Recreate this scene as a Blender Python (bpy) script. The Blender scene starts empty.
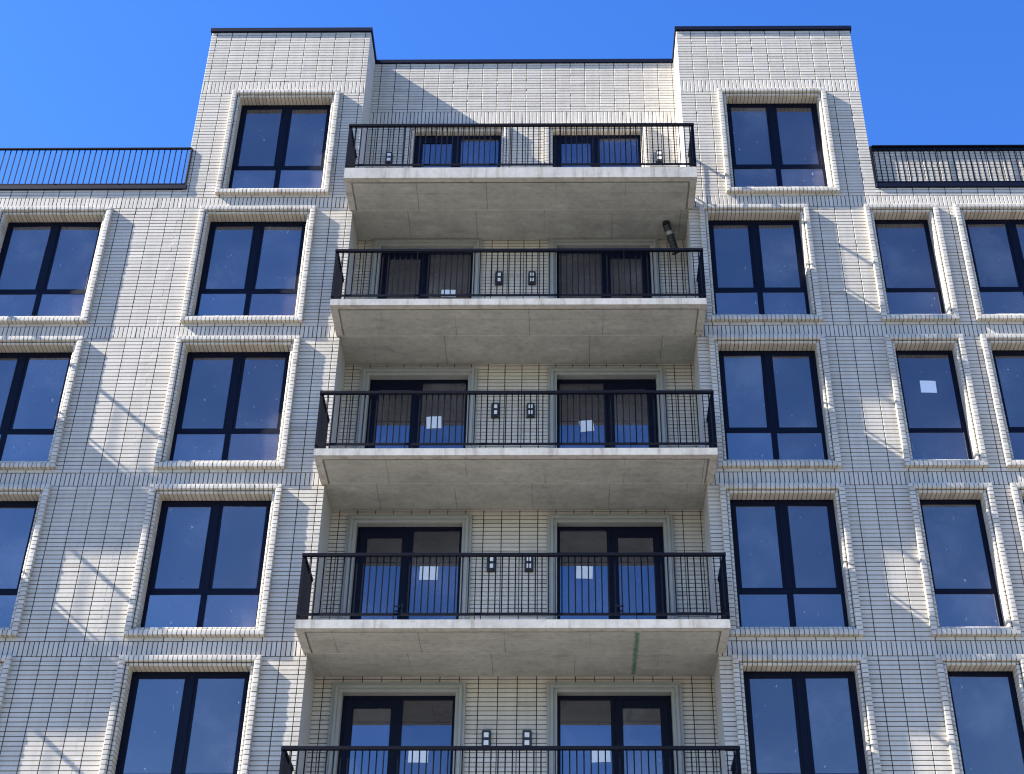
import bpy, math, random
from mathutils import Vector, Matrix
R = math.radians
rnd = random.Random(7)
C = bpy.context.scene.collection

# ------------------------------------------------------------------ materials
def new_mat(name):
    m = bpy.data.materials.new(name); m.use_nodes = True
    nt = m.node_tree
    for n in list(nt.nodes): nt.nodes.remove(n)
    out = nt.nodes.new('ShaderNodeOutputMaterial')
    return m, nt, out
def nd(nt, t, **kw):
    n = nt.nodes.new(t)
    for k, v in kw.items():
        if k in n.inputs.keys() if isinstance(k, str) else False: n.inputs[k].default_value = v
        else: setattr(n, k, v)
    return n
def L(nt, a, b): nt.links.new(a, b)
def val(nt, op, a, b=None, c=None):
    n = nt.nodes.new('ShaderNodeMath'); n.operation = op
    for i, x in enumerate((a, b, c)):
        if x is None: continue
        if isinstance(x, (int, float)): n.inputs[i].default_value = x
        else: nt.links.new(x, n.inputs[i])
    return n.outputs[0]
def ramp(nt, fac, stops):
    n = nt.nodes.new('ShaderNodeValToRGB'); e = n.color_ramp.elements
    while len(e) < len(stops): e.new(0.5)
    for i, (p, c) in enumerate(stops):
        e[i].position = p; e[i].color = (c[0], c[1], c[2], 1) if isinstance(c, tuple) else (c, c, c, 1)
    nt.links.new(fac, n.inputs[0]); return n.outputs[0]
def mixc(nt, fac, a, b, mode='MIX'):
    n = nt.nodes.new('ShaderNodeMix'); n.data_type = 'RGBA'; n.blend_type = mode
    for i, x in ((0, fac), (6, a), (7, b)):
        if isinstance(x, (int, float)): n.inputs[i].default_value = x
        elif isinstance(x, tuple): n.inputs[i].default_value = (*x, 1)
        else: nt.links.new(x, n.inputs[i])
    return n.outputs[2]
def noise(nt, scale, detail=4, rough=.55, vec=None):
    n = nt.nodes.new('ShaderNodeTexNoise'); n.inputs['Scale'].default_value = scale
    n.inputs['Detail'].default_value = detail; n.inputs['Roughness'].default_value = rough
    if vec is None:
        g = nt.nodes.new('ShaderNodeNewGeometry'); vec = g.outputs['Position']
    nt.links.new(vec, n.inputs['Vector']); return n.outputs['Fac']
def scaled_pos(nt, sx, sy, sz):
    g = nt.nodes.new('ShaderNodeNewGeometry'); m = nt.nodes.new('ShaderNodeVectorMath'); m.operation = 'MULTIPLY'
    nt.links.new(g.outputs['Position'], m.inputs[0]); m.inputs[1].default_value = (sx, sy, sz)
    return m.outputs[0]
def principled(nt, out, color, rough, bump=None, bstr=.3, bdist=.004, spec=.5, metallic=0):
    p = nt.nodes.new('ShaderNodeBsdfPrincipled')
    for k, x in (('Base Color', color), ('Roughness', rough), ('Metallic', metallic), ('Specular IOR Level', spec)):
        if isinstance(x, (int, float)): p.inputs[k].default_value = x
        elif isinstance(x, tuple): p.inputs[k].default_value = (*x, 1)
        else: nt.links.new(x, p.inputs[k])
    if bump is not None:
        b = nt.nodes.new('ShaderNodeBump'); b.inputs['Strength'].default_value = bstr; b.inputs['Distance'].default_value = bdist
        nt.links.new(bump, b.inputs['Height']); nt.links.new(b.outputs[0], p.inputs['Normal'])
    nt.links.new(p.outputs[0], out.inputs[0]); return p

def mat_brick():
    m, nt, out = new_mat('glazed_cream_brick')
    a = nt.nodes.new('ShaderNodeAttribute'); a.attribute_name = 'v'
    v = a.outputs['Fac']
    col = ramp(nt, v, [(0, (.43, .393, .325)), (.12, (.505, .465, .39)), (.6, (.56, .52, .44)), (1, (.61, .57, .49))])
    n = noise(nt, 55, 3); col = mixc(nt, .22, col, ramp(nt, n, [(.3, .55), (.7, 1.0)]), 'MULTIPLY')
    big = noise(nt, .7, 4, .6); col = mixc(nt, .16, col, ramp(nt, big, [(.35, .6), (.65, 1.0)]), 'MULTIPLY')
    streak = noise(nt, 1, 5, .6, scaled_pos(nt, 7, 7, .45))
    col = mixc(nt, .18, col, ramp(nt, streak, [(.38, .55), (.56, 1.0)]), 'MULTIPLY')
    principled(nt, out, col, .5, noise(nt, 30, 3), .10, .003, .4)
    return m
def mat_simple(name, color, rough, var=.15, scale=8, bstr=.1, metallic=0, spec=.5):
    m, nt, out = new_mat(name)
    n = noise(nt, scale, 5, .6)
    col = mixc(nt, 1.0, tuple(color), ramp(nt, n, [(.3, 1 - var), (.7, 1.0)]), 'MULTIPLY')
    principled(nt, out, col, rough, noise(nt, scale * 6, 3), bstr, .002, spec, metallic)
    return m
def mat_concrete(name, base, soffit=False):
    m, nt, out = new_mat(name)
    n1 = noise(nt, 1.3, 6, .66); n2 = noise(nt, 9, 6, .65); n3 = noise(nt, 60, 2)
    col = mixc(nt, 1.0, tuple(base), ramp(nt, n1, [(.3, .82), (.52, .97), (.72, 1.05)]), 'MULTIPLY')
    col = mixc(nt, .6, col, ramp(nt, n2, [(.3, .72), (.5, 1.0), (.75, 1.12)]), 'MULTIPLY')
    col = mixc(nt, .3, col, ramp(nt, n3, [(.35, .7), (.5, 1.0)]), 'MULTIPLY')
    h = n2
    if not soffit:
        dr = noise(nt, 1, 5, .65, scaled_pos(nt, 9, 9, .5))
        col = mixc(nt, .55, col, ramp(nt, dr, [(.34, (.45, .42, .36)), (.46, (.9, .89, .86)), (.6, (1, 1, 1))]), 'MULTIPLY')
    if soffit:
        g = nt.nodes.new('ShaderNodeNewGeometry')
        tc = nt.nodes.new('ShaderNodeTexCoord')
        s = nt.nodes.new('ShaderNodeSeparateXYZ'); L(nt, tc.outputs['Object'], s.inputs[0])
        oi = nt.nodes.new('ShaderNodeObjectInfo')
        # board marks across the slab every 1.24 m, staggered beyond the middle joint
        wob = val(nt, 'MULTIPLY', val(nt, 'SUBTRACT', noise(nt, 3, 3), .5), .03)
        half = val(nt, 'GREATER_THAN', s.outputs[1], .88)
        off = val(nt, 'ADD', val(nt, 'MULTIPLY', oi.outputs['Random'], 1.2), val(nt, 'MULTIPLY', half, .22))
        u = val(nt, 'ABSOLUTE', val(nt, 'SUBTRACT', val(nt, 'FRACT', val(nt, 'DIVIDE', val(nt, 'ADD', val(nt, 'ADD', s.outputs[0], off), wob), 1.27)), .5))
        line = val(nt, 'LESS_THAN', u, .0062)
        y = val(nt, 'ABSOLUTE', val(nt, 'SUBTRACT', val(nt, 'ADD', s.outputs[1], val(nt, 'MULTIPLY', wob, .5)), .88))
        yl = val(nt, 'LESS_THAN', y, .012)
        y2 = val(nt, 'LESS_THAN', val(nt, 'ABSOLUTE', val(nt, 'SUBTRACT', s.outputs[1], .42)), .004)
        vis = ramp(nt, noise(nt, .8, 2), [(.40, .15), (.55, 1.0)])
        col = mixc(nt, val(nt, 'MULTIPLY', val(nt, 'MULTIPLY', line, vis), .50), col, (.07, .068, .062))
        broken = val(nt, 'GREATER_THAN', noise(nt, 2.2, 4), .47)
        col = mixc(nt, val(nt, 'MULTIPLY', val(nt, 'MULTIPLY', yl, ramp(nt, noise(nt, 2.2, 5, .7), [(.38, .15), (.62, 1.0)])), .55), col, (.62, .60, .55))
        col = mixc(nt, val(nt, 'MULTIPLY', y2, .30), col, (.08, .078, .07))
        # stone-coloured bloom and damp patches with ragged outlines
        patch = noise(nt, 1, 6, .7, scaled_pos(nt, 1.4, 3.5, 1.4))
        col = mixc(nt, .55, col, ramp(nt, patch, [(.33, .60), (.42, .90), (.58, 1.0), (.68, 1.32)]), 'MULTIPLY')
        # faint pale rings left by the formwork ties
        vo = nt.nodes.new('ShaderNodeTexVoronoi'); vo.inputs['Scale'].default_value = .85
        L(nt, scaled_pos(nt, 1, 1.3, 0.4), vo.inputs['Vector'])
        ring = val(nt, 'LESS_THAN', val(nt, 'ABSOLUTE', val(nt, 'SUBTRACT', vo.outputs['Distance'], .055)), .007)
        col = mixc(nt, val(nt, 'MULTIPLY', val(nt, 'MULTIPLY', ring, .22), broken), col, (.6, .58, .52))
    principled(nt, out, col, .85, h, .35, .006, .3)
    return m
def mat_glass(name, tint, refl, smudge=1.0, gcol=(.86, .85, .84)):
    m, nt, out = new_mat(name)
    d = nt.nodes.new('ShaderNodeBsdfDiffuse')
    # dried splashes, dust and fingermarks; the veil also paints in milky reflections
    sp = noise(nt, 9, 2, .5, scaled_pos(nt, 1.6, 1.6, .8)); sp2 = noise(nt, 60, 2, .6)
    speck = val(nt, 'MULTIPLY', val(nt, 'GREATER_THAN', sp, .735), val(nt, 'GREATER_THAN', sp2, .50))
    streak = noise(nt, 1, 3, .5, scaled_pos(nt, 34, 34, 3.2))
    st = val(nt, 'MULTIPLY', val(nt, 'GREATER_THAN', streak, .765), .45)
    marks = val(nt, 'MULTIPLY', val(nt, 'MAXIMUM', speck, st), smudge)
    oi = nt.nodes.new('ShaderNodeObjectInfo'); ge = nt.nodes.new('ShaderNodeNewGeometry'); va = nt.nodes.new('ShaderNodeVectorMath'); va.operation = 'ADD'
    L(nt, ge.outputs['Position'], va.inputs[0]); L(nt, val(nt, 'MULTIPLY', oi.outputs['Random'], 37.0), va.inputs[1])
    veil = noise(nt, .75, 4, .55, va.outputs[0])
    dcol = mixc(nt, val(nt, 'MULTIPLY', marks, .8), mixc(nt, ramp(nt, veil, [(.38, 0.0), (.52, .14), (.70, .62)]), tuple(tint), (.16, .16, .17)), (.6, .62, .65))
    L(nt, dcol, d.inputs['Color'])
    g = nt.nodes.new('ShaderNodeBsdfGlossy'); g.inputs['Roughness'].default_value = .012
    g.inputs['Color'].default_value = (*gcol, 1)
    wav = nt.nodes.new('ShaderNodeBump'); wav.inputs['Strength'].default_value = .10; wav.inputs['Distance'].default_value = .004
    L(nt, noise(nt, 1.6, 2, .4), wav.inputs['Height']); L(nt, wav.outputs[0], g.inputs['Normal'])
    fr = nt.nodes.new('ShaderNodeFresnel'); fr.inputs['IOR'].default_value = 1.5
    f = val(nt, 'ADD', val(nt, 'MULTIPLY', fr.outputs[0], .9), val(nt, 'MULTIPLY', refl, val(nt, 'ADD', .78, val(nt, 'MULTIPLY', oi.outputs['Random'], .36))))
    f = val(nt, 'MULTIPLY', f, val(nt, 'SUBTRACT', 1.0, val(nt, 'MULTIPLY', marks, .5)))
    mx = nt.nodes.new('ShaderNodeMixShader'); L(nt, f, mx.inputs[0]); L(nt, d.outputs[0], mx.inputs[1]); L(nt, g.outputs[0], mx.inputs[2])
    L(nt, mx.outputs[0], out.inputs[0])
    return m

BRICK = mat_brick()
MORTAR = mat_simple('dark_mortar', (.026, .026, .029), .95, .2, 20)
PANEL = mat_simple('smooth_render', (.45, .44, .42), .8, .12, 3, .1)
TRIM = mat_simple('grey_stone_trim', (.30, .305, .285), .75, .12, 5, .1)
NAVY = mat_simple('navy_lacquer', (.0016, .003, .014), .5, .2, 4, .02, 0, .14)
CAPM = mat_simple('dark_metal_coping', (.003, .005, .018), .5, .3, 5, .02, 0, .18)
RAIL = mat_simple('black_railing_paint', (.0018, .0026, .008), .5, .3, 12, .05, 0, .12)
SOFFIT = mat_concrete('cast_concrete', (.38, .382, .34), True)
FASCIA = mat_concrete('pale_concrete_edge', (.44, .425, .385))
GLASS = mat_glass('coated_window_glass', (.040, .034, .034), .17)
GLASS2 = mat_glass('laminated_lower_glass', (.055, .042, .045), .20)
GLASSR = mat_glass('door_glass', (.022, .019, .026), .165, .5, (.78, .84, .94))
PAPER = mat_simple('white_paper', (.72, .78, .86), .8, .06, 20, 0)
WHITE = mat_simple('white_plastic', (.75, .75, .73), .5, .05, 20, 0)
BLACKP = mat_simple('black_plastic', (.012, .012, .014), .45, .2, 12, .05)
GREYP = mat_simple('galvanised_steel', (.28, .28, .27), .45, .3, 15, .05, .6)
BOUNCE_PAVE = mat_simple('bounce_paving', (.225, .21, .19), .9, .3, .8, .2)
ROOF = mat_simple('roof_felt', (.08, .08, .08), .95, .3, 2, .2)
def mat_green():
    m, nt, out = new_mat('green_spray_paint')
    tc = nt.nodes.new('ShaderNodeTexCoord'); s = nt.nodes.new('ShaderNodeSeparateXYZ'); L(nt, tc.outputs['Object'], s.inputs[0])
    n = noise(nt, 10, 4, .6)
    edge = val(nt, 'DIVIDE', val(nt, 'ABSOLUTE', val(nt, 'ADD', s.outputs[0], val(nt, 'MULTIPLY', val(nt, 'SUBTRACT', n, .5), .06))), .05)
    a = val(nt, 'MULTIPLY', val(nt, 'SUBTRACT', 1.0, edge), .85)
    a = val(nt, 'MULTIPLY', a, val(nt, 'ADD', .25, val(nt, 'MULTIPLY', noise(nt, 5, 3), .8)))
    cl = nt.nodes.new('ShaderNodeClamp'); L(nt, a, cl.inputs[0])
    t = nt.nodes.new('ShaderNodeBsdfTransparent'); d = nt.nodes.new('ShaderNodeBsdfDiffuse'); d.inputs[0].default_value = (.035, .20, .10, 1)
    mx = nt.nodes.new('ShaderNodeMixShader'); L(nt, cl.outputs[0], mx.inputs[0]); L(nt, t.outputs[0], mx.inputs[1]); L(nt, d.outputs[0], mx.inputs[2])
    L(nt, mx.outputs[0], out.inputs[0]); return m
GREEN = mat_green()

# ------------------------------------------------------------------ mesh helpers
class MB:
    def __init__(s): s.v = []; s.f = []; s.m = []; s.r = []
    def quad(s, pts, mi=0, r=.5):
        i = len(s.v); s.v += [tuple(p) for p in pts]; s.f.append(tuple(range(i, i + len(pts)))); s.m.append(mi); s.r.append(r)
    def box(s, x0, x1, y0, y1, z0, z1, mi=0, r=.5):
        i = len(s.v)
        s.v += [(x, y, z) for x in (x0, x1) for y in (y0, y1) for z in (z0, z1)]
        for f in ((0, 1, 3, 2), (4, 6, 7, 5), (0, 4, 5, 1), (2, 3, 7, 6), (0, 2, 6, 4), (1, 5, 7, 3)):
            s.f.append(tuple(i + k for k in f)); s.m.append(mi); s.r.append(r)
    def cyl(s, p0, p1, rad, n=14, mi=0, caps=True, rad2=None):
        p0 = Vector(p0); p1 = Vector(p1); d = (p1 - p0).normalized(); rad2 = rad if rad2 is None else rad2
        a = d.orthogonal().normalized(); b = d.cross(a); i = len(s.v)
        for p, q in ((p0, rad), (p1, rad2)):
            for k in range(n):
                t = 2 * math.pi * k / n; s.v.append(tuple(p + (a * math.cos(t) + b * math.sin(t)) * q))
        for k in range(n):
            s.f.append((i + k, i + (k + 1) % n, i + n + (k + 1) % n, i + n + k)); s.m.append(mi); s.r.append(.5)
        if caps:
            s.f.append(tuple(i + k for k in reversed(range(n)))); s.m.append(mi); s.r.append(.5)
            s.f.append(tuple(i + n + k for k in range(n))); s.m.append(mi); s.r.append(.5)
    def build(s, name, mats, parent=None, loc=None, bevel=0):
        me = bpy.data.meshes.new(name); me.from_pydata(s.v, [], s.f)
        for m in (mats if isinstance(mats, (list, tuple)) else [mats]): me.materials.append(m)
        me.polygons.foreach_set('material_index', s.m)
        at = me.attributes.new('v', 'FLOAT', 'FACE'); at.data.foreach_set('value', s.r)
        me.update()
        o = bpy.data.objects.new(name, me); C.objects.link(o)
        if loc: o.location = loc
        if parent: o.parent = parent
        if bevel:
            b = o.modifiers.new('bevel', 'BEVEL'); b.width = bevel; b.segments = 2; b.limit_method = 'ANGLE'
        return o
def empty(name, loc, label=None, cat=None, group=None, parent=None):
    o = bpy.data.objects.new(name, None); C.objects.link(o); o.location = loc; o.empty_display_size = .2
    if parent: o.parent = parent
    if label: o['label'] = label; o['category'] = cat
    if group: o['group'] = group
    return o
def tag(o, label, cat, group=None):
    o['label'] = label; o['category'] = cat
    if group: o['group'] = group
    return o
def copy_tree(o, parent=None):
    c = o.copy(); C.objects.link(c)
    if parent: c.parent = parent
    for ch in list(kids.get(o, [])):
        k = copy_tree(ch, c); kids.setdefault(c, []).append(k)
    return c
kids = {}
def child(o, p): kids.setdefault(p, []).append(o); return o

# ------------------------------------------------------------------ levels and plan (metres; street at -1.6, facade plane y = -.15)
H = 3.005; B0 = 18.405          # underside of the brick band above the second row
FY = -.15; WY = .045; RY = .71
SB = .25; CO = 2.755 / 37; SP = .3025; SOL = SP / 4
GND = -1.6
CAPZ = 23.17
WL, WR = -3.43, 2.805           # edges of the balcony bay
TL, TR = -6.67, 6.34            # outer edges of the two raised towers
XL, XR = -19.0, 14.0
PT = 18.862                     # underside of terrace coping

def brick_field(mb, P, u0, u1, z0, z1, phase, holes=(), depth=.0100, J=.0120, amp=1.0, band_from=-99):
    """rows of long thin bricks in stack bond with a soldier band at each floor; P(u, z, d) -> point, d outward"""
    def lay(a0, a1, b0, b1):
        if a1 - a0 < .012 or b1 - b0 < .012: return
        r = min(1, max(0, rnd.gauss(.5, .17)))
        o = rnd.gauss(0, .0009) * amp
        tu = rnd.gauss(0, .0035) * amp * min(1, (a1 - a0) / .3 + .15); tz = rnd.gauss(0, .006) * amp
        hu = (a1 - a0) / 2; hz = (b1 - b0) / 2
        c = .0025
        cs = [(a0, b0, -hu * tu - hz * tz), (a1, b0, hu * tu - hz * tz), (a1, b1, hu * tu + hz * tz), (a0, b1, -hu * tu + hz * tz)]
        ins = [(a0 + c, b0 + c), (a1 - c, b0 + c), (a1 - c, b1 - c), (a0 + c, b1 - c)]
        i = len(mb.v)
        for (a, b, d) in cs: mb.v.append(P(a, b, -depth))
        for (a, b, d) in cs: mb.v.append(P(a, b, o + d - c))
        for (q, (a, b, d)) in zip(ins, cs): mb.v.append(P(q[0], q[1], o + d))
        for k in range(4):
            n = (k + 1) % 4
            mb.f.append((i + k, i + n, i + 4 + n, i + 4 + k)); mb.f.append((i + 4 + k, i + 4 + n, i + 8 + n, i + 8 + k))
            mb.m += [0, 0]; mb.r += [r, r]
        mb.f.append((i + 8, i + 9, i + 10, i + 11)); mb.m.append(0); mb.r.append(r)
    def row(b0, b1, pitch, ph):
        zc = (b0 + b1) / 2
        segs = [(u0, u1)]
        for (hx0, hx1, hz0, hz1) in holes:
            if hz0 < zc < hz1:
                ns = []
                for (a, b) in segs:
                    if hx1 <= a or hx0 >= b: ns.append((a, b)); continue
                    if hx0 > a: ns.append((a, hx0))
                    if hx1 < b: ns.append((hx1, b))
                segs = ns
        for (a, b) in segs:
            k = math.floor((a - ph) / pitch); x = ph + k * pitch
            while x < b - 1e-4:
                lay(max(x + J * .58, a), min(x + pitch - J * .58, b), b0 + J / 2, b1 - J / 2); x += pitch
    k0 = math.floor((z0 - B0) / H) - 1
    for k in range(k0, k0 + 40):
        base = B0 + k * H
        if base > z1: break
        bh = .335 if k == 1 else (.262 if k == 0 else SB)      # the parapet band is taller than the floor bands
        if base + bh > z0 and base < z1:
            if base > band_from: row(max(base, z0), min(base + bh, z1), SOL, phase)
            else:
                for q in range(3):
                    if base + q * bh / 3 > z0: row(base + q * bh / 3, base + (q + 1) * bh / 3, SP, phase)
        nC = 36 if k == 1 else 37; co = (H - bh) / nC
        for c in range(nC):
            b0 = base + bh + c * co; b1 = b0 + co
            if b1 <= z0 + .01 or b0 >= z1 - .01: continue
            row(max(b0, z0), min(b1, z1), SP, phase)
def backing(mb, P, u0, u1, z0, z1, holes, mi=1, d=-.0095):
    us = sorted({u0, u1, *[h[0] for h in holes if u0 < h[0] < u1], *[h[1] for h in holes if u0 < h[1] < u1]})
    zs = sorted({z0, z1, *[h[2] for h in holes if z0 < h[2] < z1], *[h[3] for h in holes if z0 < h[3] < z1]})
    for a, b in zip(us, us[1:]):
        for c, e in zip(zs, zs[1:]):
            if any(h[0] < (a + b) / 2 < h[1] and h[2] < (c + e) / 2 < h[3] for h in holes): continue
            mb.quad([P(a, c, d), P(b, c, d), P(b, e, d), P(a, e, d)], mi)
def front(y0): return lambda u, z, d: (u, y0 - d, z)
def brick_wall(name, P, u0, u1, z0, z1, phase, holes, parent, backhole=None, **kw):
    mb = MB(); brick_field(mb, P, u0, u1, z0, z1, phase, holes, **kw)
    backing(mb, P, u0, u1, z0, z1, backhole if backhole is not None else holes)
    return mb.build(name, [BRICK, MORTAR], parent)

bld = empty('apartment_building', (0, 0, GND), 'cream brick apartment building under construction with black window frames and stacked concrete balconies', 'building')
def PB(o): return o
# parts are placed relative to an identity frame: shift the empty's children back to world heights
def put(o, parent=bld):
    o.parent = parent
    if parent is bld: o.location.z -= GND
    return o

# ------------------------------------------------------------------ windows
T = .155
def b(k): return B0 - k * H           # underside of the band above row (2 + k); k = -1 is the top row
wins = []                             # (k, x0, x1 opening)
for k in range(4):
    wins += [(k, -9.88, -8.045), (k, -6.10, -4.262), (k, 3.155, 4.868), (k, 6.215, 7.262), (k, 7.875, 9.68)]
wins += [(-1, -5.875, -4.06), (-1, 3.69, 5.50)]
def wz(k): return b(k) - H + SB + .070 + T, b(k) - .010 - T + (.035 if k < 0 else 0)       # opening heights
holes = [(x0 - T, x1 + T, b(k) - H + SB + CO, b(k) - CO) for k, x0, x1 in wins]

# brick surround: rounded headers, two rows, mitred at the corners
PA = [(0, -.009), (.0005, .076), (.004, .0815), (.010, .083), (.045, .084), (.078, .083), (.089, .079), (.096, .070), (.098, .028)]
PR = [(.104, .016), (.110, .031), (.126, .0355), (.143, .031), (.1535, .016), (.1555, -.03), (.1555, -.12), (.154, -.20)]
CA = [(0.006, -.010), (.006, .0735), (.02, .0755), (.088, .0745), (.091, .060), (.091, .008), (.112, .010), (.136, .022), (.146, .010), (.1475, -.03), (.1475, -.20)]
def surround_mesh(w, h, bottom=True):
    """outer size w x h in the x-z plane, origin at lower left, facade plane at y = 0, outward = -y"""
    mb = MB()
    def leg(Lr, conv, mit0, mit1, prof, s0, s1, r, mi=0, jit=0):
        pts0 = []; pts1 = []
        for (t, d) in prof:
            a = max(s0, t) if mit0 else s0
            c = min(s1, Lr - t) if mit1 else s1
            if c < a: a = c = (a + c) / 2
            pts0.append(conv(a, t, d + (jit if d > 0 else 0))); pts1.append(conv(c, t, d + (jit if d > 0 else 0)))
        i = len(mb.v); n = len(prof); mb.v += pts0 + pts1
        for q in range(n - 1):
            mb.f.append((i + q, i + q + 1, i + n + q + 1, i + n + q)); mb.m.append(mi); mb.r.append(r)
        for base in (i, i + n):
            mb.f.append(tuple(base + q for q in range(n))); mb.m.append(mi); mb.r.append(r)
    legs = [(w, lambda s, t, d: (s, -d, h - t), True, True), (h, lambda s, t, d: (t, -d, s), bottom, True), (h, lambda s, t, d: (w - t, -d, s), bottom, True)]
    if bottom: legs.append((w, lambda s, t, d: (s, -d, t), True, True))
    for Lr, conv, m0, m1 in legs:
        n = max(1, round(Lr / CO)); p = Lr / n
        leg(Lr, conv, m0, m1, CA, 0, Lr, .5, 1)
        for prof in (PA, PR):
            for q in range(n):
                r = min(1, max(0, rnd.gauss(.5, .25)))
                leg(Lr, conv, m0, m1, prof, q * p + .0055, (q + 1) * p - .0055, r, 0, rnd.gauss(0, .0015))
    return mb
def pane_mb(x0, x1, z0, z1):
    m = MB(); m.box(x0, x1, -.008, .008, z0, z1); return m
def window_double(w, h):
    """frame origin: lower left of the opening, y = 0 at frame front"""
    f = MB(); s = .062
    f.box(0, s, 0, .09, 0, h); f.box(w - s, w, 0, .09, 0, h); f.box(s, w - s, 0, .09, 0, .055); f.box(s, w - s, 0, .09, h - .07, h)
    tz = .70; f.box(s, w - s, -.002, .088, tz - .045, tz + .045)
    c = w / 2; f.box(c - .055, c + .055, -.004, .086, .055, tz - .045); f.box(c - .05, c + .05, -.004, .086, tz + .045, h - .07)
    return f, tz
wcache = {}
def make_window(k, x0, x1):
    z0, z1 = wz(k); w = x1 - x0; h = z1 - z0; single = w < 1.3
    key = (round(w, 3), single)
    new = key not in wcache
    if new:
        s = .062; tz = .70; parts = {}
        f = MB(); f.box(0, s, 0, .09, 0, h); f.box(w - s, w, 0, .09, 0, h); f.box(s, w - s, 0, .09, 0, .055); f.box(s, w - s, 0, .09, h - .07, h)
        parts['frame'] = f
        tr = MB(); tr.box(s, w - s, -.003, .087, tz - .04, tz + .04); parts['transom'] = tr
        sash = []; panes = []
        if single:
            cells = [(s, w - s)]; mull = None
        else:
            c = w / 2; mu = MB(); mu.box(c - .05, c + .05, -.006, .084, .055, tz - .04); mu.box(c - .05, c + .05, -.006, .084, tz + .04, h - .07); mull = mu
            cells = [(s, c - .05), (c + .05, w - s)]
        for (a, e) in cells:
            t = .024 if single else .055
            q0, q1 = tz + .04, h - .07
            sm = MB()
            for (bx0, bx1, bz0, bz1) in ((a, a + t, q0, q1), (e - t, e, q0, q1), (a + t, e - t, q0, q0 + t * .6), (a + t, e - t, q1 - t * .8, q1)):
                sm.box(bx0, bx1, .005, .075, bz0, bz1)
            sash.append(sm)
            panes.append((a + t - .006, e - t + .006, q0 + t * .6 - .006, q1 - t * .8 + .006, .020))
            panes.append((a - .004, e + .004, .05, tz - .035, .016))
        if not single:
            hm = MB(); hm.box(w / 2 + .012, w / 2 + .034, -.035, -.006, tz + .36, tz + .50); hm.box(w / 2 + .014, w / 2 + .032, -.05, -.035, tz + .38, tz + .40)
        wcache[key] = dict(f=f, tr=tr, mull=mull, sash=sash, panes=panes, sur=surround_mesh(w + 2 * T, h + 2 * T), meshes={})
    d = wcache[key]
    def inst(name, mb, mats, par, loc=(0, 0, 0), bev=0):
        ck = id(mb)
        if ck in d['meshes']:
            o = bpy.data.objects.new(name, d['meshes'][ck]); C.objects.link(o); o.parent = par; o.location = loc
            if bev:
                bb = o.modifiers.new('bevel', 'BEVEL'); bb.width = bev; bb.segments = 1; bb.limit_method = 'ANGLE'
        else:
            o = mb.build(name, mats, par, loc, bev); d['meshes'][ck] = o.data
        return o
    fr = inst('window', d['f'], [NAVY], None, (x0, WY, z0), .004); put(fr)
    inst('transom', d['tr'], [NAVY], fr, bev=.003)
    if d['mull']: inst('mullion', d['mull'], [NAVY], fr, bev=.003)
    for s_ in d['sash']: inst('sash', s_, [NAVY], fr, bev=.003)
    for i, (a, e, q0, q1, yy) in enumerate(d['panes']):
        cx, cz = (a + e) / 2, (q0 + q1) / 2
        if ('p', i) not in d: d['p', i] = pane_mb(a - cx, e - cx, q0 - cz, q1 - cz)
        p = inst('pane', d['p', i], [GLASS if i % 2 == 0 else GLASS2], fr, (cx, yy, cz))
        p.rotation_euler = (R(rnd.gauss(0, .35)), 0, R(rnd.gauss(0, .35)))
    inst('brick_surround', d['sur'], [BRICK, MORTAR], fr, (-T, FY - WY, -T))
    return fr
for w_ in wins: make_window(*w_)

# ------------------------------------------------------------------ outer walls
PHL, PHR = -7.466, 5.513
LFT = [h for h in holes if h[1] < WL + .01]; RGT = [h for h in holes if h[0] > WR - .01]
def wallpart(name, *a, **k):
    o = brick_wall(name, *a, parent=None, **k); put(o); return o
wallpart('front_wall', front(FY), XL, TL, GND, PT, PHL, [h for h in LFT if h[1] < TL], backhole=[h for h in LFT if h[1] < TL])
wallpart('tower_wall', front(FY), TL, WL, GND, CAPZ, PHL, [h for h in LFT if h[0] > TL])
wallpart('tower_wall', front(FY), WR, TR, GND, CAPZ, PHR, [(max(h[0], WR), min(h[1], TR), h[2], h[3]) for h in RGT if h[0] < TR])
wallpart('front_wall', front(FY), TR, XR, GND, PT, PHR, [(max(h[0], TR), h[1], h[2], h[3]) for h in RGT if h[1] > TR])
# tower flanks above the terraces
wallpart('side_wall', lambda u, z, d: (TL - d, u, z), FY + .005, 9.0, 18.7, CAPZ, 0.1, [])
wallpart('side_wall', lambda u, z, d: (TR + d, u, z), FY + .005, 9.0, 18.7, CAPZ, 0.1, [])

# recessed bay wall with door openings
DT = .16
doors = []
for k in range(-1, 4):
    zt = b(k) - .232; zb = b(k) - H + .215
    if k == -1: doors += [(k, -2.50, -.757, zb, zt, 'L', 'brick'), (k, .285, 2.045, zb, zt, 'L', 'brick')]
    else: doors += [(k, -2.975, -1.215, zb, zt, 'L', 'plain'), (k, .36, 2.13, zb, zt, 'R', 'plain')]
dh = [(x0 - DT, x1 + DT, zb, zt + DT) for _, x0, x1, zb, zt, _, _ in doors]
wallpart('recess_wall', front(RY), WL, WR, GND, CAPZ - .02, .04, dh, band_from=20)
mb = MB()
mb.quad([(WL, FY + .002, GND), (WL, RY - .0, GND), (WL, RY, CAPZ), (WL, FY + .002, CAPZ)])
mb.quad([(WR, FY + .002, GND), (WR, RY, GND), (WR, RY, CAPZ), (WR, FY + .002, CAPZ)])
put(mb.build('recess_side', [PANEL]))
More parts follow.
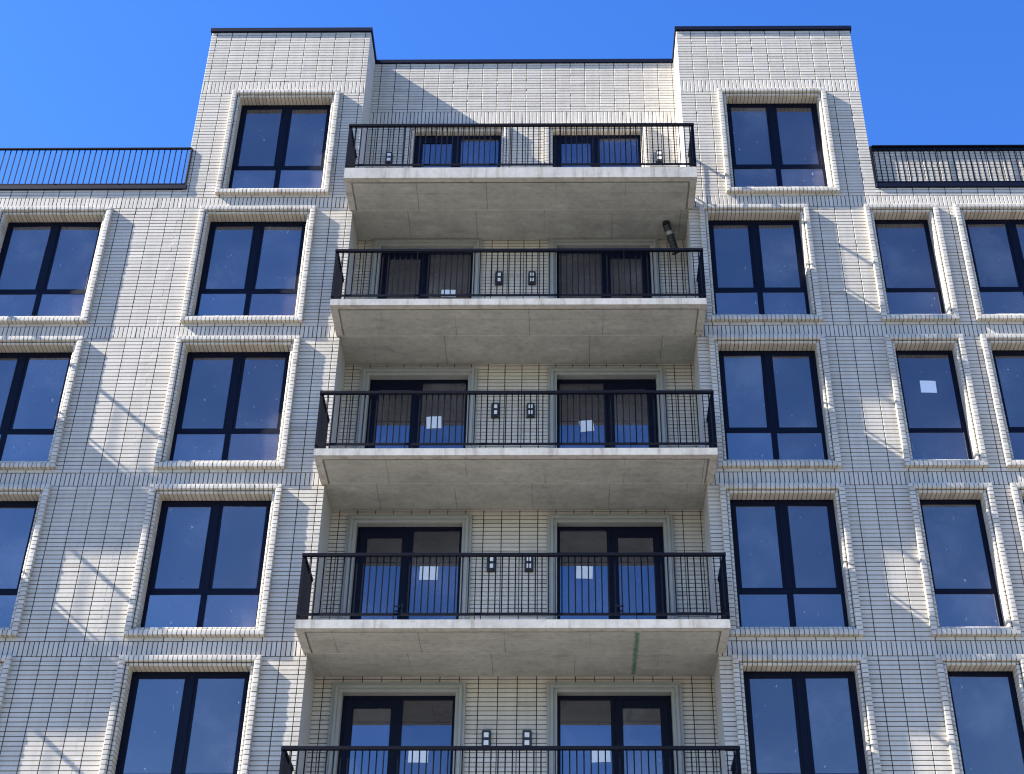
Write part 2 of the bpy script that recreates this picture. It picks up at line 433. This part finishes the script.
# solid core behind the facade, roofs and terraces
mb = MB()
mb.box(XL, WL - .004, WY + .10, 12, GND, PT - .05); mb.box(WR + .004, XR, WY + .10, 12, GND, PT - .05)
mb.box(WL - .002, WR + .002, RY + .22, 11.9, GND, CAPZ - .1)
mb.box(TL + .02, WL - .005, WY + .10, 8.98, PT - .049, CAPZ - .08); mb.box(WR + .005, TR - .02, WY + .10, 8.98, PT - .049, CAPZ - .08)
put(mb.build('roof', [ROOF]))
# copings
mb = MB(); mb.box(TL - .035, WL + .03, FY - .035, .20, CAPZ, CAPZ + .095); mb.box(WL - .20, WL + .03, .2, RY + .25, CAPZ, CAPZ + .095); mb.box(TL - .035, TL + .2, .2, 9.03, CAPZ, CAPZ + .095)
put(mb.build('coping', [CAPM]))
mb = MB(); mb.box(WR - .03, TR + .035, FY - .035, .20, CAPZ, CAPZ + .095); mb.box(WR - .03, WR + .20, .2, RY + .25, CAPZ, CAPZ + .095); mb.box(TR - .2, TR + .035, .2, 9.03, CAPZ, CAPZ + .095)
put(mb.build('coping', [CAPM]))
mb = MB(); mb.box(WL + .031, WR - .031, RY - .035, RY + .25, CAPZ - .02, CAPZ + .075); put(mb.build('coping', [CAPM], bevel=.006))
# coping seams
mb = MB(); mb.box(XL, TL + .075, FY - .038, FY - .004, PT, PT + .10); mb.box(XL, TL - .001, FY - .004, .2, PT, PT + .10); put(mb.build('terrace_coping', [CAPM], bevel=.006))
mb = MB(); mb.box(TR + .012, XR, FY - .035, -.115, PT, PT + .10); put(mb.build('terrace_coping', [CAPM], bevel=.006))
# upper wall behind the right-hand terrace railing
wallpart('parapet_wall', front(-.112), TR + .012, XR, PT + .1, 19.83, PHR, [])
mb = MB(); mb.box(TR + .012, XR, -.104, .2, PT + .10, 19.83); mb.box(TR + .012, XR, -.14, .22, 19.832, 19.93); o = put(mb.build('parapet_coping', [CAPM]))

# ------------------------------------------------------------------ railings
def rail_posts(x0, x1, step, first):
    x = first; out = []
    while x < x1 - .05: out.append(x); x += step
    return out
def terrace_railing(x0, x1, first, step=1.2, yc=FY + .0):
    z0 = PT + .10; z1 = 19.93
    hr = MB(); hr.box(x0, x1, yc - .03, yc + .02, z1 - .03, z1); root = put(hr.build('terrace_railing', [RAIL], bevel=.004))
    br = MB(); br.box(x0, x1, yc - .012, yc + .006, z0 + .03, z0 + .055); br.build('bottom_rail', [RAIL], root)
    ps = [first + i * step for i in range(int((x1 - first) / step) + 1)]
    allp = [p for p in ps if x0 < p < x1]
    pm = None
    for p in allp:
        if pm is None:
            m = MB(); m.box(-.008, .008, yc - .022, yc - .002, z0 - .02, z1 - .031); o = m.build('post', [RAIL], root); pm = o.data; o.location.x = p
        else:
            o = bpy.data.objects.new('post', pm); C.objects.link(o); o.parent = root; o.location.x = p
    m = MB(); n = 11
    edges = [allp[0] - step] + allp + [allp[-1] + step]
    for a in edges:
        for i in range(1, n):
            x = a + step * i / n
            if x0 < x < x1: m.box(x - .0105, x + .0105, yc - .006, yc - .0025, z0 + .055, z1 - .03)
    m.build('balusters', [RAIL], root)
    # closing upright at the free end
    return root
# posts of the left railing seen at image x 9, 63, 127, 190 -> roughly every 1.2 m
terrace_railing(-16.0, TL + .03, -15.15, 1.205)
terrace_railing(TR + .05, XR - .1, TR + .05 + 1.19, 1.19)
m = MB(); m.box(TR + .02, TR + .045, FY - .034, FY + .03, PT + .1, 19.9); put(m.build('end_post', [RAIL]))
m = MB(); m.box(TL + .032, TL + .054, FY - .034, FY - .004, PT + .1, 19.9); put(m.build('end_post', [RAIL]))

SL, SR_ = -3.49, 2.905; PY = -1.035; SH = .205
SLAB = {0: (.178, .248), 1: (.160, .130), 2: (.158, .128), 3: (.184, .138), 4: (.14, .138)}
def balcony(k, dx=0, green=False, proto=[None]):
    """slab top at b(k)+.195 ; local origin: front left corner of the slab top"""
    top, SH = SLAB[k]; zt = b(k) + top
    if True:
        W = SR_ - SL; D = FY - PY; D2 = RY - PY - .002
        wl = WL - SL + .003; wr = WR - SL - .003
        s = MB(); e = .12; g = .03; zb = -SH
        # walls of the slab
        s.quad([(0, 0, -SH), (W, 0, -SH), (W, 0, 0), (0, 0, 0)], 1)
        s.quad([(0, 0, -SH), (0, 0, 0), (0, D, 0), (0, D, -SH)], 1); s.quad([(W, 0, -SH), (W, D, -SH), (W, D, 0), (W, 0, 0)], 1)
        s.quad([(0, 0, 0), (W, 0, 0), (W, D, 0), (0, D, 0)], 1); s.quad([(wl, D, 0), (wr, D, 0), (wr, D2, 0), (wl, D2, 0)], 1)
        # drip edge, groove, soffit field
        def strip(x0, x1, y0, y1, z, mi=0): s.quad([(x0, y0, z), (x0, y1, z), (x1, y1, z), (x1, y0, z)], mi)
        strip(0, W, 0, e, zb, 1); strip(0, e, e, D, zb, 1); strip(W - e, W, e, D, zb, 1)
        zg = zb + .035; x0, x1, y0 = e, W - e, e
        strip(x0, x1, y0, y0 + g, zg); strip(x0, x0 + g, y0 + g, D, zg); strip(x1 - g, x1, y0 + g, D, zg)
        s.quad([(x0, y0, zb), (x1, y0, zb), (x1, y0, zg), (x0, y0, zg)]); s.quad([(x0 + g, y0 + g, zb), (x1 - g, y0 + g, zb), (x1 - g, y0 + g, zg), (x0 + g, y0 + g, zg)])
        for xx in (x0, x0 + g, x1 - g, x1): s.quad([(xx, y0 if xx in (x0, x1) else y0 + g, zb), (xx, D, zb), (xx, D, zg), (xx, y0 if xx in (x0, x1) else y0 + g, zg)])
        strip(x0 + g, x1 - g, y0 + g, D, zb); strip(wl, wr, D, D2, zb)
        s.quad([(0, D, zb), (W, D, zb), (W, D, 0), (0, D, 0)])
        o = s.build('balcony', [SOFFIT, FASCIA])
    if proto[0] is None:
        hz = 1.115; yi = .035
        h = MB(); h.box(-.012, W + .012, yi - .028, yi + .028, hz - .052, hz); child(h.build('handrail', [RAIL], o, bevel=.004), o)
        for (a0, a1) in ((-.012, .040), (W - .040, W + .012)):
            h = MB(); h.box(a0, a1, yi + .0285, D - .01, hz - .052, hz); child(h.build('side_handrail', [RAIL], o, bevel=.004), o)
        h = MB(); h.box(0, W, yi - .009, yi + .009, .08, .12); child(h.build('bottom_rail', [RAIL], o), o)
        for xx in (.018, W - .018):
            h = MB(); h.box(xx - .008, xx + .008, yi + .009, D - .01, .085, .12); child(h.build('side_bottom_rail', [RAIL], o), o)
        m = MB(); m.box(-.006, .006, -.026, .026, 0, hz - .053); pm = None
        st = 1.197; f0 = .235
        posts = [f0 + i * st for i in range(6)]
        for i, x in enumerate(posts):
            if pm is None: q = m.build('post', [RAIL], o); pm = q.data
            else: q = bpy.data.objects.new('post', pm); C.objects.link(q); q.parent = o
            q.location = (x, yi, 0); child(q, o)
        m = MB(); m.box(-.026, .026, -.006, .006, 0, hz - .053); pm = None
        for xx in (.018, W - .018):
            for yy in (yi + .012, yi + .50):
                if pm is None: q = m.build('side_post', [RAIL], o); pm = q.data
                else: q = bpy.data.objects.new('side_post', pm); C.objects.link(q); q.parent = o
                q.location = (xx, yy, 0); child(q, o)
        m = MB(); bz0, bz1 = .12, hz - .053
        n = 12
        xs = [posts[0] - st / n, posts[0] - 2 * st / n] + [p + st * i / n for p in posts for i in range(1, n)]
        for x in xs:
            if .05 < x < W - .05: m.box(x - .0095, x + .0095, yi - .003, yi + .003, bz0, bz1)
        child(m.build('balusters', [RAIL], o), o)
        for xx in (.018, W - .018):
            m = MB(); yy = yi + .10
            while yy < D - .04:
                if abs(yy - yi - .5) > .03: m.box(xx - .012, xx + .012, yy - .006, yy + .006, bz0, bz1)
                yy += .0995
            child(m.build('side_balusters', [RAIL], o), o)
        proto[0] = o
    else:
        for ch in kids[proto[0]]: copy_tree(ch, o)
    r = o
    r.parent = bld; r.location = (SL + dx, PY, zt - GND)
    if green:
        g = MB()
        n = 14
        for i in range(n):
            y0 = .16 + i * 1.5 / n; g.quad([(-.05, y0, 0), (.05, y0, 0), (.05, y0 + 1.5 / n, 0), (-.05, y0 + 1.5 / n, 0)])
        q = g.build('paint_mark', [GREEN], r); q.location = (5.04, 0, -SH - .004)
    return r
for k in range(5): balcony(k, green=(k == 3))
# the next stack of balconies along the street front, just beyond the left of the photo
for k in range(1, 5): balcony(k, dx=-10.2 - SR_)

# ------------------------------------------------------------------ balcony doors
dcache = {}
for (k, x0, x1, zb, zt, hand, kind) in doors:
    w = x1 - x0; h = zt - zb; y = RY + .10
    f = MB(); s = .05
    f.box(0, s, 0, .09, 0, h); f.box(w - s, w, 0, .09, 0, h); f.box(s, w - s, 0, .09, h - .06, h); f.box(s, w - s, 0, .09, 0, .05)
    lw = .86
    c = s + lw if hand == 'L' else w - s - lw
    f.box(c - .03, c + .03, -.002, .088, .05, h - .06)
    fr = put(f.build('balcony_door', [NAVY], None, (x0, y, zb), .004))
    a, e = (s, c - .03) if hand == 'L' else (c + .03, w - s)
    l = MB(); t = .125
    for bx in ((a, a + t, .05, h - .06), (e - t, e, .05, h - .06)): l.box(bx[0], bx[1], .008, .07, bx[2], bx[3])
    l.box(a + t, e - t, .008, .07, .05, .05 + .16); l.box(a + t, e - t, .008, .07, h - .06 - .14, h - .06)
    leaf = l.build('door_leaf', [NAVY], fr, bevel=.003)
    p = pane_mb(-(e - a) / 2 + t - .005, (e - a) / 2 - t + .005, .205, h - .195).build('pane', [GLASSR], leaf); p.location = ((a + e) / 2, .035, 0); p.rotation_euler = (0, 0, R(rnd.gauss(0, .3)))
    hx = e - .06 if hand == 'L' else a + .06
    hm = MB(); hm.box(hx - .016, hx + .016, -.004, .008, .92, 1.14); hm.cyl((hx, -.004, 1.06), (hx, -.055, 1.06), .01); dr = -1 if hand == 'L' else 1
    hm.box(min(hx, hx + dr * .13), max(hx, hx + dr * .13), -.068, -.05, 1.05, 1.072); hm.build('handle', [BLACKP], leaf)
    a, e = (c + .03, w - s) if hand == 'L' else (s, c - .03)
    p = pane_mb(-(e - a) / 2 - .005, (e - a) / 2 + .005, .045, h - .055).build('pane', [GLASSR], fr); p.location = ((a + e) / 2, .04, 0); p.rotation_euler = (0, 0, R(rnd.gauss(0, .3)))
    if kind == 'brick':
        sm = surround_mesh(w + 2 * DT, h + DT, False); o = sm.build('brick_surround', [BRICK, MORTAR], fr, (-DT, RY - y, 0))
    else:
        sm = MB(); W2 = w + 2 * DT; H2 = h + DT
        # stepped stone architrave
        for (t0, t1, d0) in ((0, .055, .055), (.055, .10, .085), (.10, DT, .045)):
            sm.box(t0, t1, -d0, .19, 0, H2 - t0); sm.box(W2 - t1, W2 - t0, -d0, .19, 0, H2 - t0); sm.box(t1, W2 - t1, -d0, .19, H2 - t1, H2 - t0)
        o = sm.build('door_surround', [TRIM], fr, (-DT, RY - y, 0), .003)

# ------------------------------------------------------------------ things fixed to or lying against the building
def wall_light(x, z, label):
    t = empty('wall_light', (x, RY, z), label, 'wall light', 'black wall lights on the balcony walls')
    m = MB(); w, h, d = .066, .14, .075
    m.box(-w, w, -d, -.001, -h, h); m.box(-w - .006, w + .006, -.012, 0, -h - .006, h + .006)
    m.build('housing', [BLACKP], t, bevel=.006)
    for zz in (.062, -.062):
        q = MB(); q.box(-.036, .036, -d - .007, -d + .002, zz - .038, zz + .038); q.build('lens', [WHITE], t, bevel=.003)
    return t
RN = {-1: 'top', 0: 'second', 1: 'third', 2: 'fourth', 3: 'lowest'}
for k in range(0, 4):
    z = {0: 17.375, 1: 14.41, 2: 11.40, 3: 8.39}[k]
    nth = {0: 'second', 1: 'third', 2: 'fourth', 3: 'fifth'}[k]
    wall_light(-.72, z, 'left black wall light of the pair above the %s balcony from the top' % nth)
    wall_light(-.10, z, 'right black wall light of the pair above the %s balcony from the top' % nth)
wall_light(-2.965, 20.43, 'black wall light left of the doors on the topmost balcony')
wall_light(2.40, 20.45, 'black wall light right of the doors on the topmost balcony')

def paper(x, y, z, w, h, rot, label):
    m = MB(); n = 6
    for i in range(n):
        xa, xb = -w / 2 + w * i / n, -w / 2 + w * (i + 1) / n
        ya, yb = -.004 * math.sin(math.pi * i / n), -.004 * math.sin(math.pi * (i + 1) / n)
        m.quad([(xa, ya, -h / 2), (xb, yb, -h / 2), (xb, yb, h / 2), (xa, ya, h / 2)]); m.quad([(xa, ya + .0012, -h / 2), (xa, ya + .0012, h / 2), (xb, yb + .0012, h / 2), (xb, yb + .0012, -h / 2)])
    o = m.build('paper_sheet', [PAPER]); o.location = (x, y, z); o.rotation_euler = (0, R(rot), 0)
    tag(o, label, 'paper sheet', 'white sheets of paper stuck on the glass'); return o
YP = RY + .10 + .028
for (x, z, w, h, rt, lb) in (
    (-1.66, 17.15, .27, .17, 1, 'white paper sheet on the left door glass of the second balcony from the top'),
    (-1.80, 14.27, .26, .25, -3, 'white paper sheet on the left door glass of the third balcony from the top'),
    (.88, 14.19, .25, .23, -6, 'white paper sheet on the right door glass of the third balcony from the top'),
    (-1.75, 11.31, .30, .25, 1, 'white paper sheet on the left door glass of the fourth balcony from the top'),
    (.81, 11.32, .27, .23, 2, 'white paper sheet on the right door glass of the fourth balcony from the top'),
    (-1.76, 8.19, .30, .20, 1, 'white paper sheet on the left door glass of the fifth balcony from the top'),
    (1.02, 8.19, .30, .19, -2, 'white paper sheet on the right door glass of the fifth balcony from the top')):
    paper(x, YP, z, w, h, rt, lb)
paper(6.74, WY + .008, 14.47, .27, .25, 2, 'white paper sheet on the narrow single window right of the third balcony')

# drain pipe stub under the topmost slab
t = empty('drain_pipe', (2.42, .22, b(0) - .01), 'short black drain pipe with steel clamp hanging under the topmost balcony slab', 'drain pipe')
zs = b(0) - .01 - .002
m = MB(); m.cyl((0, 0, 0), (0, 0, -.018), .135, 24); o = m.build('collar', [TRIM], t, bevel=.004)
m = MB(); m.cyl((0, 0, -.018), (0, .0, -.14), .075, 18); m.cyl((0, 0, -.13), (.07, .07, -.34), .07, 18); m.cyl((.067, .067, -.33), (.15, .18, -.60), .068, 18)
for i in range(5): 
    f = i / 4; p0 = Vector((.075, .075, -.36)).lerp(Vector((.16, .19, -.63)), f); d = Vector((.17 - .067, .2 - .067, -.33)).normalized() * .012
    m.cyl(p0, p0 + d, .078, 18)
m.build('pipe', [BLACKP], t)
m = MB(); p = Vector((.045, .045, -.25)); d = Vector((.07, .07, -.21)).normalized()
m.cyl(p, p + d * .07, .083, 18); m.box(.05, .20, .03, .06, -.30, -.27); m.cyl((.05, .05, -.27), (.05, .05, 0), .008, 8)
m.build('clamp', [GREYP], t)

# ------------------------------------------------------------------ ground
ROAD = mat_simple('asphalt', (.07, .067, .063), .95, .4, .5, .3)  # unseen ground beyond, toned dark to limit bounce onto the facade
m = MB(); S = 3000
m.quad([(-S, -S, GND), (S, -S, GND), (S, S, GND), (-S, S, GND)]); g = m.build('ground', [ROAD]); g['kind'] = 'structure'
m = MB(); m.box(-60, 60, -16, FY - .01, GND + .001, GND + .12); g = m.build('bounce_pavement', [BOUNCE_PAVE]); g['kind'] = 'structure'  # unseen pale strip, added to bounce sunlight up onto the soffits

# ------------------------------------------------------------------ sun, sky
sd = Vector((-5.75, -1.0, 4.85)).normalized()
el = math.asin(sd.z); rot = math.atan2(sd.x, sd.y)
w = bpy.data.worlds.new('World'); bpy.context.scene.world = w; w.use_nodes = True
nt = w.node_tree; bg = nt.nodes['Background']
sky = nt.nodes.new('ShaderNodeTexSky'); sky.sky_type = 'NISHITA'; sky.sun_disc = False
sky.sun_elevation = el; sky.sun_rotation = rot; sky.altitude = 0; sky.air_density = 1.0; sky.dust_density = .15; sky.ozone_density = 3.5
hs = nt.nodes.new('ShaderNodeHueSaturation'); hs.inputs['Hue'].default_value = .5155; hs.inputs['Saturation'].default_value = 1.285; hs.inputs['Value'].default_value = 1.23
nt.links.new(sky.outputs[0], hs.inputs['Color']); nt.links.new(hs.outputs[0], bg.inputs[0]); bg.inputs[1].default_value = .07
sl = bpy.data.lights.new('sun', 'SUN'); sl.energy = 5.0; sl.angle = R(.53); sl.color = (1, .93, .84)
so = bpy.data.objects.new('sun', sl); C.objects.link(so); so.rotation_euler = sd.to_track_quat('Z', 'Y').to_euler(); so.location = (0, -20, 40)

# ------------------------------------------------------------------ camera
cam = bpy.data.cameras.new('camera'); co = bpy.data.objects.new('camera', cam); C.objects.link(co)
fw = Vector((-0.00690118, 0.8230248, 0.56796352)); rt = Vector((0.99997399, 0.00686953, 0.00219593)); up = Vector((0.00209434, -0.5679639, 0.8230508))
M = Matrix(((rt.x, up.x, -fw.x, .3951), (rt.y, up.y, -fw.y, -20.9303), (rt.z, up.z, -fw.z, 0), (0, 0, 0, 1)))
co.matrix_world = M
cam.sensor_width = 36; cam.lens = 36 * 1481.963 / 1024; cam.shift_x = -36.572 / 1024; cam.clip_end = 6000; cam.clip_start = .1
sc = bpy.context.scene; sc.camera = co
sc.view_settings.view_transform = 'Standard'; sc.view_settings.look = 'None'; sc.view_settings.exposure = 2.05; sc.view_settings.gamma = 1
sc.render.resolution_x = 1024; sc.render.resolution_y = 774
sc.cycles.max_bounces = 8; sc.cycles.filter_width = 1.2
